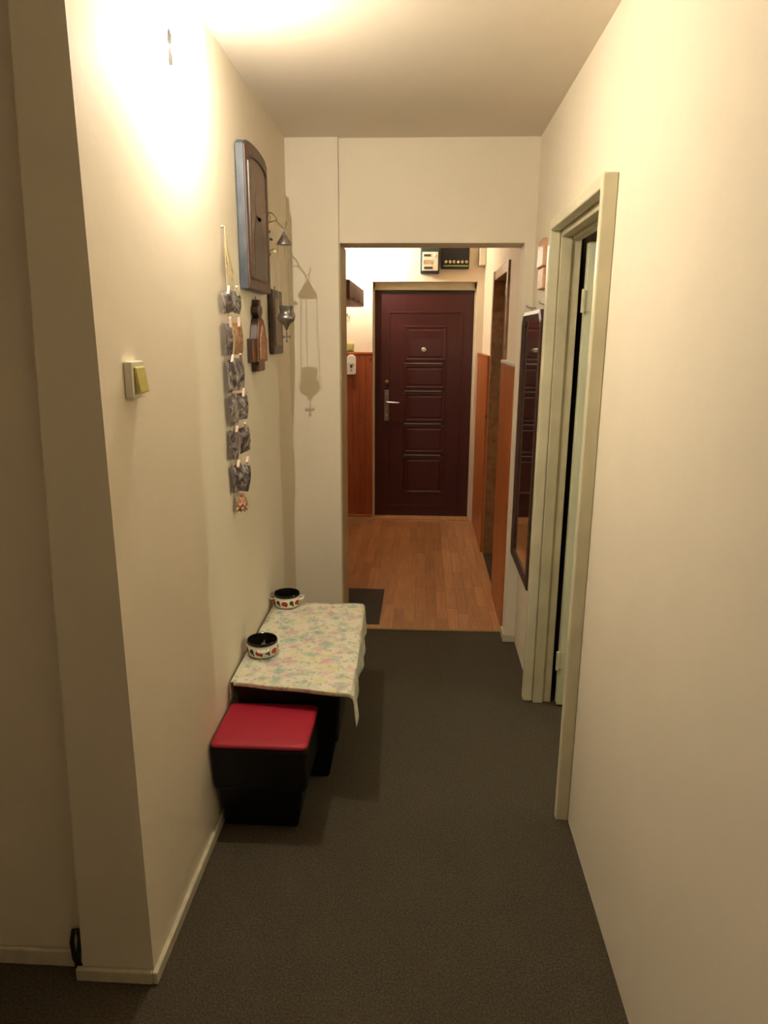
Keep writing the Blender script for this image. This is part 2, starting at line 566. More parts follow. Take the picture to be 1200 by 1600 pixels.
# ------------------------------------------------------------------ hall wainscot boards
def wainscot(name, label, boards, extra=None, mat='pine'):
    """boards: list of boxes; each board is a part"""
    root = thing(name, (boards[0][0], boards[0][2], 0), label, 'panelling')
    del root['category']; root['kind'] = 'structure'
    for bx in boards:
        b = B(); box(b, *bx); mk('board', b, mat, root, bevel=.002)
    for nm, bx, mt in (extra or []):
        b = B(); box(b, *bx); mk(nm, b, mt, root, bevel=.003)
    return root
xs = [-.672 + i * .0588 for i in range(5)]
W1 = [(x0 + .0005, x0 + .0583, 6.276, YH, .055, 1.497) for x0 in xs[:4]]
wainscot('trim_6', 'reddish pine board panelling left of the entry door', W1,
         [('skirting_strip', (-.672, -.437, 6.268, YH, .0, .028), 'skirting'), ('quarter_round', (-.672, -.437, 6.262, 6.276, .0285, .052), 'pine'),
          ('cap_rail', (-.673, -.437, 6.270, YH, 1.498, 1.516), 'pine')], 'pine_red')
def yrun(y0, y1, n):
    s = (y1 - y0) / n
    return [(.482, HX, y0 + i * s + .0005, y0 + (i + 1) * s - .0005, .0, 1.497) for i in range(n)]
wainscot('trim_7', 'orange pine board panelling right of the entry door', yrun(5.335, 6.298, 9),
         [('cap_rail', (.480, HX, 5.335, 6.298, 1.498, 1.514), 'pine')])
wainscot('trim_8', 'orange pine board panelling between hall opening and brown doorway', yrun(3.802, 4.425, 6),
         [('cap_rail', (.480, HX, 3.802, 4.425, 1.498, 1.516), 'white_plastic')])

# brown doorway on the hall's right
door2 = thing('door_2', (.56, 4.9, 0), 'brown framed doorway in the right wall of the hall', 'door')
del door2['category']; door2['kind'] = 'structure'
b = B()
box(b, .498, .60, 5.262, 5.334, 0, 2.10)
box(b, .505, .60, 4.466, 4.53, 0, 2.10)
box(b, .505, .60, 4.5305, 5.2615, 2.036, 2.10)
mk('door_frame', b, 'frame_brown', door2, bevel=.004)
b = B(); box(b, .575, .612, 4.532, 5.26, .012, 2.034)
mk('door_leaf', b, 'frame_brown', door2, bevel=.003)
b = B(); box(b, .570, .5745, 4.64, 5.15, 1.10, 1.93); mk('glass_pane', b, 'dark_glass', door2)
b = B(); box(b, .500, .575, 4.532, 5.26, .0005, .011); mk('threshold', b, 'dark_wood', door2, bevel=.003)

# ------------------------------------------------------------------ entry door
door3 = thing('door_3', (.013, 6.43, 0), 'dark red-brown panelled entry door at the end of the hall', 'door')
del door3['category']; door3['kind'] = 'structure'
DY = 6.420
b = B(); box(b, -.424, .446, DY, 6.47, .012, 2.042); leaf = mk('door_leaf', b, 'door_film', door3, bevel=.004)
b = B()
box(b, -.4365, -.4245, DY - .012, 6.49, 0, 2.056)
box(b, .4465, .4595, DY - .012, 6.49, 0, 2.056)
box(b, -.4244, .4464, DY - .012, 6.49, 2.043, 2.104)
mk('metal_frame', b, 'gloss_paint', door3, bevel=.002)
b = B(); box(b, -.424, .446, DY - .006, DY - .0005, 2.022, 2.042); mk('seal_strip', b, 'black_plastic', door3)
# raised panels with moulded border, stacked in the middle of the leaf
def raised(x0, x1, z0, z1, nm='panel'):
    b = B()
    ys = [(0, DY + .001), (.008, DY - .007), (.017, DY - .007), (.030, DY - .002), (.045, DY - .0055)]
    rings = []
    for ins, y in ys:
        rings.append([b.verts.new(p) for p in ((x0 + ins, y, z0 + ins), (x1 - ins, y, z0 + ins), (x1 - ins, y, z1 - ins), (x0 + ins, y, z1 - ins))])
    for r0, r1 in zip(rings, rings[1:]):
        for k in range(4): b.faces.new([r0[k], r0[(k + 1) % 4], r1[(k + 1) % 4], r1[k]])
    b.faces.new(rings[-1])
    return mk(nm, b, 'door_film', door3)
for z0, z1 in ((1.435, 1.745), (1.19, 1.405), (.895, 1.16), (.605, .865), (.225, .575)):
    raised(-.162, .215, z0, z1)
def bar(x0, x1, z0, z1):
    b = B(); box(b, x0, x1, DY - .006, DY - .0003, z0, z1); mk('moulding', b, 'door_film', door3, bevel=.003)
bar(-.30, -.288, .10, 1.86); bar(.336, .348, .10, 1.86); bar(-.2875, .3355, 1.848, 1.86); bar(-.2875, .3355, .10, .112)
for z in (1.414, 1.170, .876, .586):  # highlight lines between the panels, built as added metal strips
    b = B(); box(b, -.155, .180, DY - .010, DY - .0003, z - .0035, z + .0065)
    o = mk('glint_strip', b, 'dull_steel', door3, bevel=.002); o['label'] = 'thin strip added as the glint line between door panels'
b = B(); lathe(b, [(.021, 0), (.021, -.005), (.015, -.009), (.010, -.009), (.008, -.006)], (.012, DY - .008, 1.535), 20, 'Y')
o = mk('peephole', b, 'steel', door3, smooth=True); o['label'] = 'round chrome peephole'
b = B(); box(b, -.338, -.294, DY - .014, DY - .0003, .900, 1.180); o = mk('handle_plate', b, 'dull_steel', door3, bevel=.006); o['label'] = 'long chrome handle plate'
b = B(); tube(b, [(-.316, DY - .014, 1.072), (-.316, DY - .050, 1.072), (-.305, DY - .058, 1.072), (-.20, DY - .056, 1.068)], [.010, .010, .010, .008], 10)
o = mk('lever_handle', b, 'steel', door3, smooth=True); o['label'] = 'chrome lever handle'
b = B(); lathe(b, [(.018, 0), (.018, -.010), (.010, -.013)], (-.316, DY, 1.252), 16, 'Y'); mk('upper_lock', b, 'brass', door3, smooth=True)
b = B(); lathe(b, [(.010, 0), (.010, -.006), (.005, -.007)], (-.316, DY - .014, .955), 12, 'Y'); mk('key_cylinder', b, 'steel', door3, smooth=True)
b = B(); lathe(b, [(.010, 0), (.010, -.006), (.005, -.007)], (-.316, DY - .014, 1.145), 12, 'Y'); mk('thumb_turn', b, 'steel', door3, smooth=True)
b = B(); box(b, -.437, .460, 6.30, 6.49, .0, .010); mk('threshold', b, 'laminate', door3, bevel=.002)

# ------------------------------------------------------------------ wall lamps
def wall_lamp(loc, wx, label, watts):
    """small wall lamp: oval metal plate, bent arm, socket, candle bulb with a filament"""
    lx, ly, lz = loc
    t = thing('wall_lamp', (wx, ly, lz - .09), label, 'lamp', 'bare-bulb wall lamps')
    b = B(); lathe(b, [(.030, .0005), (.030, .006), (.022, .011), (.006, .013)], (wx, ly + .012, lz + .075), 24, 'X'); mk('wall_plate', b, 'white_plastic', t, smooth=True)
    b = B(); tube(b, [(wx + .012, ly + .012, lz + .075), (wx + .035, ly + .010, lz + .090), (wx + .058, ly + .004, lz + .088), (lx, ly, lz + .070)], .004, 8)
    mk('arm', b, 'white_plastic', t, smooth=True)
    b = B(); lathe(b, [(.010, .026), (.012, .028), (.013, .055), (.006, .070)], (lx, ly, lz), 16); mk('socket', b, 'white_plastic', t, smooth=True)
    b = B(); lathe(b, [(.001, -.046), (.008, -.036), (.015, -.020), (.0185, -.002), (.014, .015), (.008, .026)], (lx, ly, lz), 20)
    bulb = mk('bulb', b, 'bulb_glass', t, smooth=True)
    b = B(); torus(b, (lx, ly, lz + .004), .0085, .0005, 'Z'); mk('filament', b, 'filament', bulb)
    # two slim metal leaves standing off the wall beside the bulb
    for z0_, z1_, zi in ((.002, .042, .022), (-.046, -.002, -.024)):
        b = B(); c = wx + .0145
        prism(b, [(c - .002, ly - .032, lz + z0_), (c + .005, ly - .032, lz + z0_ + .003), (c + .0065, ly - .032, lz + zi), (c + .003, ly - .032, lz + z1_ - .006), (c, ly - .032, lz + z1_), (c - .004, ly - .032, lz + z1_ - .008), (c - .006, ly - .032, lz + zi), (c - .005, ly - .032, lz + z0_ + .003)], (0, .0015, 0))
        o = mk('metal_leaf', b, 'black_vinyl', t); o['label'] = 'slim dark leaf ornament'
    b = B(); tube(b, [(wx + .0005, ly - .030, lz), (wx + .016, ly - .031, lz)], .0016, 6); mk('leaf_stem', b, 'dull_steel', t)
    ld = bpy.data.lights.new('bulb_light', 'POINT'); ld.energy = watts; ld.color = LAMP_COL; ld.shadow_soft_size = .003
    lo = bpy.data.objects.new('bulb_light', ld); COL.objects.link(lo); lo.parent = t
    lo.location = Vector(loc) - Vector(WORLD[t.name])
    return t
wall_lamp((-.605, 2.033, 2.37), XL, 'glaring bare-bulb lamp high on the left corridor wall', LAMP_W)
wall_lamp((-.598, 6.03, 2.325), XL, 'glaring lamp in the hall glimpsed at the upper left corner of the opening', HALL_W)

t = thing('pendant_lamp', (2.75, 2.36, H), 'round globe pendant lamp in the room beyond the open door', 'lamp')
b = B(); tube(b, [(2.75, 2.36, H - .0005), (2.75, 2.36, 2.27)], .003, 8); mk('cord', b, 'cable', t)
b = B(); lathe(b, [(.045, H - .0005), (.045, H - .02), (.01, H - .03)], (2.75, 2.36, 0), 20); mk('ceiling_rose', b, 'white_plastic', t, smooth=True)
b = B(); lathe(b, [(.02, 2.27), (.024, 2.24), (.022, 2.20)], (2.75, 2.36, 0), 16); mk('socket', b, 'white_plastic', t, smooth=True)
b = B(); lathe(b, [(.012, 2.199), (.030, 2.18), (.042, 2.15), (.030, 2.115), (.004, 2.105)], (2.75, 2.36, 0), 20); mk('bulb', b, 'bulb_glass', t, smooth=True)
ld = bpy.data.lights.new('bulb_light', 'POINT'); ld.energy = ROOM_W; ld.color = ROOM_COL; ld.shadow_soft_size = .035
lo = bpy.data.objects.new('bulb_light', ld); COL.objects.link(lo); lo.parent = t; lo.location = Vector((2.75, 2.36, 2.15)) - Vector(WORLD[t.name])

# ------------------------------------------------------------------ light switch (left wall)
t = thing('light_switch', (XL, 1.617, 1.505), 'cream wall switch with a yellowed rocker near the left wall end', 'switch')
b = B(); box(b, XL + .0005, XL + .020, 1.582, 1.655, 1.508, 1.592); mk('housing', b, 'cream_plastic', t, bevel=.003)
b = B(); prism(b, [(XL + .0202, 1.592, 1.518), (XL + .034, 1.592, 1.522), (XL + .026, 1.592, 1.578), (XL + .0202, 1.592, 1.580)], (0, .052, 0)); mk('rocker', b, 'yellow_plastic', t, bevel=.002)

# ------------------------------------------------------------------ big icon
t = thing('wooden_icon', (XL, 2.855, 1.815), 'large dark wooden icon panel with arched top on the left wall', 'icon')
y0, y1, z0, z1 = 2.668, 3.045, 1.818, 2.318
def arch(y0, y1, z0, z1, rise, x):
    pts = [(x, y0, z0), (x, y1, z0)]
    for k in range(13):
        a = k / 12
        yy = y1 + (y0 - y1) * a
        pts.append((x, yy, z1 - rise + rise * math.sqrt(max(0, 1 - (2 * a - 1) ** 2)) * 1.0 if 0 < a < 1 else z1 - rise))
    return pts
b = B(); prism(b, arch(y0, y1, z0, z1 + .02, .03, XL + .004), (.030, 0, 0)); mk('board', b, 'icon_edge', t, bevel=.002)
b = B(); prism(b, arch(y0 + .004, y1 - .004, z0 + .004, z1 + .016, .03, XL + .0342), (.003, 0, 0)); mk('veneer', b, 'icon_wood', t)
b = B(); prism(b, arch(y0 + .048, y1 - .048, z0 + .048, z1 - .035, .03, XL + .0374), (.0015, 0, 0)); mk('painting', b, 'painting', t)
b = B()
ap = arch(y0 + .042, y1 - .042, z0 + .042, z1 - .028, .031, XL + .039)
tube(b, ap + [ap[0]], .005, 6); mk('moulding', b, 'dark_wood', t, smooth=True)
b = B()
yc = (y0 + y1) / 2
prism(b, [(XL + .0392, yc + .095 * s, z0 + .052 + h) for s, h in ((-1, 0), (1, 0), (.9, .15), (.45, .22), (-.45, .22), (-.9, .15))], (.001, 0, 0)); mk('painted_robe', b, 'dark_wood', t)
b = B(); lathe(b, [(.055, 0), (.055, .001)], (XL + .0392, yc, z0 + .31), 24, 'X'); mk('painted_halo', b, 'painting_small', t)

# ------------------------------------------------------------------ small icon
t = thing('wooden_icon', (XL, 3.245, 1.565), 'small dark framed icon behind the hanging oil lamp', 'icon')
b = B(); box(b, XL + .002, XL + .024, 3.135, 3.352, 1.570, 1.848); mk('frame', b, 'dark_wood', t, bevel=.008)
b = B(); box(b, XL + .0242, XL + .0262, 3.175, 3.312, 1.615, 1.805); mk('painting', b, 'painting_small', t)
b = B(); tube(b, [(XL + .0245, 3.172, 1.612), (XL + .0245, 3.315, 1.612), (XL + .0245, 3.315, 1.808), (XL + .0245, 3.172, 1.808), (XL + .0245, 3.172, 1.612)], .004, 6); mk('moulding', b, 'frame_brown', t)
b = B(); torus(b, (XL + .012, 3.243, 1.857), .008, .0016, 'X'); mk('hanging_ring', b, 'brass', t, smooth=True)

# ------------------------------------------------------------------ carved cross
t = thing('wooden_cross', (XL, 2.87, 1.505), 'carved brown wooden cross below the large icon', 'cross')
def yz(pts, x): return [(x, y, z) for y, z in pts]
b = B(); prism(b, yz([(2.800, 1.512), (2.900, 1.512), (2.900, 1.545), (2.945, 1.548), (2.950, 1.640), (2.925, 1.690), (2.900, 1.715), (2.880, 1.722),
                     (2.845, 1.722), (2.825, 1.715), (2.805, 1.690), (2.785, 1.640), (2.785, 1.548), (2.800, 1.545)], XL + .002), (.028, 0, 0)); up_ = mk('upright', b, 'dark_wood', t, bevel=.002)
b = B(); prism(b, yz([(2.803, 1.515), (2.897, 1.515), (2.897, 1.548), (2.942, 1.551), (2.947, 1.638), (2.922, 1.688), (2.898, 1.712), (2.828, 1.712), (2.808, 1.688), (2.788, 1.638), (2.788, 1.551), (2.803, 1.548)], XL + .0302), (.003, 0, 0)); mk('front_face', b, 'cross_wood', up_)
b = B(); prism(b, yz([(2.740, 1.548), (3.020, 1.548), (3.020, 1.640), (2.740, 1.640)], XL + .002), (.019, 0, 0)); cb_ = mk('crossbar', b, 'dark_wood', t, bevel=.002)
b = B(); prism(b, yz([(2.7425, 1.551), (2.787, 1.551), (2.787, 1.637), (2.7425, 1.637)], XL + .0212), (.002, 0, 0)); mk('front_face', b, 'cross_wood', cb_)
b = B(); prism(b, yz([(2.9505, 1.551), (3.0175, 1.551), (3.0175, 1.637), (2.9505, 1.637)], XL + .0212), (.002, 0, 0)); mk('front_face', b, 'plaque_wood', cb_)
b = B(); prism(b, yz([(2.838, 1.7225), (2.888, 1.7225), (2.905, 1.738), (2.905, 1.760), (2.882, 1.768), (2.882, 1.788), (2.846, 1.788), (2.846, 1.768), (2.822, 1.760), (2.822, 1.738)], XL + .003), (.026, 0, 0)); mk('finial', b, 'dark_wood', t, bevel=.002)
b = B(); prism(b, yz([(2.815, 1.560), (2.915, 1.560), (2.905, 1.640), (2.865, 1.690), (2.825, 1.640)], XL + .0334), (.004, 0, 0)); mk('carved_figure', b, 'copper_fibre', t, bevel=.001)
b = B(); torus(b, (XL + .012, 2.864, 1.795), .006, .0012, 'X'); mk('hanging_ring', b, 'brass', t, smooth=True)

# ------------------------------------------------------------------ hanging oil lamp on its bracket
LY = 3.10
def U(u, v, dy=0):      # drawing units of the bracket, in its own plane
    return (XL + (u - 409) / 391.0, LY + dy, 2.072 - (v - 362) * .002595)
t = thing('lamp_bracket', (XL, LY, 1.95), 'thin brass scroll bracket with vine leaves holding the oil lamp', 'bracket')
b = B(); tube(b, [U(410, 318), U(410.5, 345), U(410, 372), U(411, 408)], [.0022, .003, .003, .002], 8); mk('stem', b, 'brass', t, smooth=True)
b = B(); box(b, XL + .0005, XL + .004, LY - .012, LY + .012, 2.085, 2.135); mk('wall_plate', b, 'brass', t, bevel=.001)
b = B(); tube(b, [U(410, 338), U(417, 333), U(425, 334), U(431, 340), U(433, 347), U(438, 352), U(442, 357), U(446, 355), U(448, 350), U(447, 347)], .0026, 8); mk('arm', b, 'brass', t, smooth=True)
b = B(); tube(b, [U(410, 352), U(416, 350), U(423, 347), U(430, 345), U(433, 347)], .002, 8); mk('scroll', b, 'brass', t, smooth=True)
b = B(); tube(b, [U(418, 335), U(422, 340), U(421, 346), U(417, 350)], .0018, 8); mk('scroll', b, 'brass', t, smooth=True)
b = B(); tube(b, [U(411, 358), U(416, 364), U(419, 374), U(416, 384), U(411, 392)], .0018, 8); mk('vine', b, 'brass', t, smooth=True)
b = B(); tube(b, [U(411, 384), U(417, 392), U(423, 389), U(428, 388)], .0018, 8); mk('vine', b, 'brass', t, smooth=True)
def leafm(bm, c, d, w, nrm=(0, 1, 0)):
    c, d, n = Vector(c), Vector(d), Vector(nrm)
    s = d.cross(n).normalized() * w
    p = [c, c + d * .35 + s, c + d * .7 + s * .7, c + d, c + d * .7 - s * .7, c + d * .35 - s]
    prism(bm, [tuple(q) for q in p], tuple(n.normalized() * .0008))
for (u, v, dx, dz, wd) in ((416, 364, .014, .010, .006), (415, 378, -.010, -.018, .006), (419, 372, .016, -.008, .006), (424, 389, .016, -.010, .007), (413, 400, .012, -.016, .008), (411, 405, -.006, -.014, .007), (417, 392, .006, -.020, .007)):
    b = B(); leafm(b, U(u, v, .001), (dx, 0, dz), wd); mk('leaf', b, 'brass', t)

t = thing('oil_lamp', (U(443.5, 362)[0], LY, 1.62), 'grey metal oil lamp on three chains hanging before the pier', 'oil lamp')
lx = U(443.5, 362)[0]
b = B(); torus(b, (lx, LY, 2.080), .0065, .0013, 'Y'); mk('hanging_ring', b, 'dull_steel', t, smooth=True)
b = B(); lathe(b, [(.002, 2.076), (.004, 2.070), (.018, 2.046), (.031, 2.028), (.0325, 2.021), (.0305, 2.021)], (lx, LY, 0), 24); mk('cap', b, 'dull_steel', t, smooth=True)
b = B(); lathe(b, [(.001, 1.672), (.006, 1.678), (.011, 1.692), (.019, 1.703), (.026, 1.706), (.0345, 1.714), (.0365, 1.724), (.0335, 1.735), (.0265, 1.741), (.0245, 1.747), (.0255, 1.760), (.0290, 1.770), (.0290, 1.776), (.0265, 1.776), (.021, 1.752), (.012, 1.735)], (lx, LY, 0), 28)
cup = mk('cup', b, 'dull_steel', t, smooth=True)
for k in range(3):
    a = radians(-20 + 120 * k)
    ca, sa = cos(a), sin(a)
    b = B(); tube(b, [(lx + .0305 * ca, LY + .0305 * sa, 2.022), (lx + .033 * ca, LY + .033 * sa, 1.90), (lx + .038 * ca, LY + .038 * sa, 1.745)], .0012, 6); mk('chain', b, 'dull_steel', t, smooth=True)
    b = B(); tube(b, [(lx + .033 * ca, LY + .033 * sa, 1.718), (lx + .042 * ca, LY + .042 * sa, 1.724), (lx + .043 * ca, LY + .043 * sa, 1.738), (lx + .038 * ca, LY + .038 * sa, 1.746), (lx + .031 * ca, LY + .031 * sa, 1.740)], .0016, 6); mk('chain_lug', b, 'dull_steel', t, smooth=True)
b = B()
zc = 1.6455
prism(b, [(lx + x, LY - .001, zc + z) for x, z in ((-.003, -.022), (.003, -.022), (.0055, -.018), (.0025, -.012), (.0025, -.003), (.010, -.003), (.0165, -.0075), (.0165, .0075), (.010, .003), (.0025, .003), (.0025, .012), (.0035, .021), (-.0035, .021), (-.0025, .012), (-.0025, .003), (-.010, .003), (-.0165, .0075), (-.0165, -.0075), (-.010, -.003), (-.0025, -.003), (-.0025, -.012), (-.0055, -.018))], (0, .002, 0))
mk('cross_pendant', b, 'dull_steel', t)
b = B(); tube(b, [(lx, LY, 1.674), (lx, LY, 1.664)], .0012, 6); mk('pendant_link', b, 'dull_steel', t)

# ------------------------------------------------------------------ hanging string of photos
t = thing('photo_garland', (XL, 2.45, 1.03), 'hanging jute string of clipped small photos on the left wall', 'garland')
rnd = random.Random(3)
def zv(v): return 2.006 - (v - 352) * .002183
SX = XL + .012
b = B(); tube(b, [(SX, 2.455, zv(352) - .001), (SX + .001, 2.452, zv(440)), (SX, 2.455, zv(560)), (SX + .001, 2.450, zv(680)), (SX, 2.452, zv(775))], .0018, 6); mk('string', b, 'jute', t, smooth=True)
b = B(); lathe(b, [(.004, .0), (.004, .010), (.002, .011)], (XL, 2.455, zv(354)), 10, 'X'); mk('nail', b, 'steel', t)
for k, (dy, dx, l, wd) in enumerate(((-.045, .010, .13, .012), (.0, .016, .15, .013), (.035, .012, .14, .011), (.060, .006, .11, .010), (-.02, .020, .12, .010))):
    b = B()
    pts = []
    for i in range(6):
        s = i / 5
        c = Vector((SX + .003 + dx * s ** 1.4, 2.455 + dy * s ** 1.3, zv(372) - l * s))
        wv = wd * sin(pi * min(.97, .12 + s * .85))
        pts.append((c, wv))
    vs_ = [[b.verts.new(c + Vector((0, sgn * wv, 0))) for sgn in (-1, 1)] for c, wv in pts]
    vb = [[b.verts.new(c + Vector((-.0012, sgn * wv, 0))) for sgn in (-1, 1)] for c, wv in pts]
    for i in range(5):
        b.faces.new([vs_[i][0], vs_[i][1], vs_[i + 1][1], vs_[i + 1][0]])
        b.faces.new([vb[i][0], vb[i + 1][0], vb[i + 1][1], vb[i][1]])
        for s_ in (0, 1): b.faces.new([vs_[i][s_], vs_[i + 1][s_], vb[i + 1][s_], vb[i][s_]])
    b.faces.new([vs_[0][0], vb[0][0], vb[0][1], vs_[0][1]]); b.faces.new([vs_[5][0], vb[5][0], vb[5][1], vs_[5][1]])
    mk('dried_leaf', b, 'husk' if k % 2 else 'jute', t)
def card(yc, xc, zt, h, wd, phi, tilt, mat='photo_print', nm='photo'):
    """thin print hanging from its top edge; phi turns it away from the wall, tilt swings it"""
    b = B()
    d = Vector((sin(phi), cos(phi), 0)); n = Vector((cos(phi), -sin(phi), 0)); dn = Vector((0, 0, -1))
    R_ = Matrix.Rotation(tilt, 3, n)
    d2, v2 = R_ @ d, R_ @ dn
    c = Vector((xc, yc, zt))
    nb = 5
    fr = []
    for i in range(nb + 1):
        s = i / nb
        bow = n * (.006 * sin(pi * s))
        fr.append([c + d2 * (wd * (e - .5)) + v2 * (h * s) + bow for e in (0, 1)])
    A = [[b.verts.new(p) for p in r_] for r_ in fr]; Bk = [[b.verts.new(p - n * .0012) for p in r_] for r_ in fr]
    for i in range(nb):
        b.faces.new([A[i][0], A[i][1], A[i + 1][1], A[i + 1][0]]); b.faces.new([Bk[i][0], Bk[i + 1][0], Bk[i + 1][1], Bk[i][1]])
        for e in (0, 1): b.faces.new([A[i][e], A[i + 1][e], Bk[i + 1][e], Bk[i][e]])
    b.faces.new([A[0][0], Bk[0][0], Bk[0][1], A[0][1]]); b.faces.new([A[nb][0], Bk[nb][0], Bk[nb][1], A[nb][1]])
    return mk(nm, b, mat, t)
def clip(y, x, z, ang):
    b = B()
    d = Vector((0, sin(ang), cos(ang))); s = Vector((0, cos(ang), -sin(ang)))
    for off in (0, .0045):
        c = Vector((x + off, y, z))
        p = [c - d * .016 - s * .0045, c - d * .016 + s * .0045, c + d * .014 + s * .0045, c + d * .018, c + d * .014 - s * .0045]
        prism(b, [tuple(q) for q in p], (.0038, 0, 0))
    return mk('clothes_peg', b, 'peg', t)
rows = [  # v_top, v_bottom, left (y, phi, tilt), right
    (450, 482, (2.405, .12, .10), (2.475, .26, -.12)),
    (497, 545, (2.410, .06, .00), (2.480, .16, .04)),
    (552, 602, (2.415, .10, .08), (2.485, .16, -.03)),
    (608, 655, (2.420, .14, .12), (2.500, .30, -.02)),
    (664, 710, (2.430, .20, -.16), (2.505, .28, .08)),
    (720, 764, (2.430, .28, .10), (2.515, .30, -.24))]
for i, (va, vb_, L_, R_) in enumerate(rows):
    hgt = (vb_ - va) * .002183
    card(L_[0], SX + .006, zv(va), hgt, .074, L_[1], L_[2])
    o = card(R_[0], SX + .020, zv(va + (6 if i == 5 else -2)), hgt * (.92 if i in (3, 4) else 1.02), .072, R_[1], R_[2], 'copper_fibre' if i == 1 else 'photo_print')
    if i == 1: o['label'] = 'brown-toned photo'
    clip(L_[0] + .005, SX + .012, zv(va) + .004, (.5, -.1, .7, -.9, .9, .8)[i])
    clip(R_[0] - .005, SX + .026, zv(va) + .006, (-.4, .2, -.5, .5, -.3, .9)[i])
for k in range(9):
    a = rnd.uniform(-.9, .9)
    b = B(); leafm(b, (SX + .022, 2.455 + rnd.uniform(-.03, .07), zv(438) + rnd.uniform(-.03, .01)), (.012, .035 * sin(a), -.04 * cos(a)), .006, (1, 0, 0)); mk('green_sprig', b, 'sprig', t)
for ring in range(5):      # fibre cone at the bottom
    zz = zv(769) - ring * .0115
    rr = (.008, .019, .027, .030, .024)[ring]
    for k in range(8):
        a = 2 * pi * (k + .5 * (ring % 2)) / 8
        d = Vector((.55 * cos(a), sin(a), 0))
        c = Vector((SX + .018, 2.456, zz)) + d * rr * .45
        b = B(); leafm(b, c, d * rr * .9 + Vector((0, 0, -.020)), .009, (cos(a), sin(a), .5)); mk('fibre_scale', b, 'copper_fibre', t)

# ------------------------------------------------------------------ low black bench, cloth, pots, stool
def stool_body(bm, x0, x1, y0, y1, z0, z1, ins):
    box(bm, x0 + ins, x1 - ins, y0 + ins, y1 - ins, z0, z1)
TZ = .45
t = thing('storage_bench', (-.455, 2.62, 0), 'low black bench under the floral cloth against the left wall', 'bench')
b = B(); v = []
def frustum(bm, lo, hi):
    """lo, hi: (x0,x1,y0,y1,z)"""
    a = [bm.verts.new(p) for p in ((lo[0], lo[2], lo[4]), (lo[1], lo[2], lo[4]), (lo[1], lo[3], lo[4]), (lo[0], lo[3], lo[4]))]
    c = [bm.verts.new(p) for p in ((hi[0], hi[2], hi[4]), (hi[1], hi[2], hi[4]), (hi[1], hi[3], hi[4]), (hi[0], hi[3], hi[4]))]
    bm.faces.new(a[::-1]); bm.faces.new(c)
    for k in range(4): bm.faces.new([a[k], a[(k + 1) % 4], c[(k + 1) % 4], c[k]])
frustum(b, (-.645, -.285, 2.29, 2.96, .195), (-.650, -.272, 2.266, 2.99, .418)); mk('body', b, 'black_vinyl', t, bevel=.010)
b = B(); frustum(b, (-.60, -.33, 2.365, 2.90, 0), (-.635, -.295, 2.31, 2.95, .1945)); mk('plinth', b, 'black_vinyl', t, bevel=.008)
b = B(); box(b, -.655, -.258, 2.258, 3.018, .4185, .4455); mk('top_board', b, 'black_vinyl', t, bevel=.006)

# cloth: grid draped over the long edges
b = B()
near, far = 2.250, 3.030
def cloth_pt(s, q):
    """s: distance across (0 = hem on wall side), q: 0..1 along the bench"""
    y = near + (far - near) * q
    xr = -.2235 - .026 * q
    xl = -.666
    drop_l, drop_r = .075, .105
    wtop = xr - xl
    rr = .006
    wob = .5 + .5 * sin(q * 11 + 1)
    if s < drop_l:
        d = drop_l - s
        return (xl + .0005 * d, y, TZ - d - .001)
    if s < drop_l + wtop:
        f = s - drop_l
        yo = 0
        z = TZ + .0012 * sin(f * 30 + q * 9) - .004 * max(0, 1 - f / .012) ** 2 - .004 * max(0, 1 - (wtop - f) / .012) ** 2
        return (xl + f, y + yo - .06 * (f / wtop) * (1 - q), z)
    d = s - drop_l - wtop
    return (xr + .004 + .012 * wob * (d / drop_r) + .004 * sin(q * 27) * d / drop_r, y - .06 * (1 - q), TZ - .004 - d * (1 + .16 * max(0, 1 - q * 9) + .05 * sin(q * 9)))
tot = .075 + (.4425) + .105
ss = [tot * i / 56 for i in range(57)]
g = []
for j in range(41):
    q = j / 40
    g.append([b.verts.new(cloth_pt(s, q)) for s in ss])
for j in range(40):
    for i in range(56): b.faces.new([g[j][i], g[j][i + 1], g[j + 1][i + 1], g[j + 1][i]])
# small turned-down lip on the near end
lip = [b.verts.new((v_.co.x, v_.co.y - .003, v_.co.z - .012)) for v_ in g[0][8:49]]
for i in range(40): b.faces.new([g[0][8 + i], lip[i], lip[i + 1], g[0][9 + i]])
o = mk('tablecloth', b, 'floral_cloth', smooth=True)
md = o.modifiers.new('thick', 'SOLIDIFY'); md.thickness = .0016; md.offset = 1
tag(o, 'cream cloth with green and pink flowers draped over the low bench', 'tablecloth')

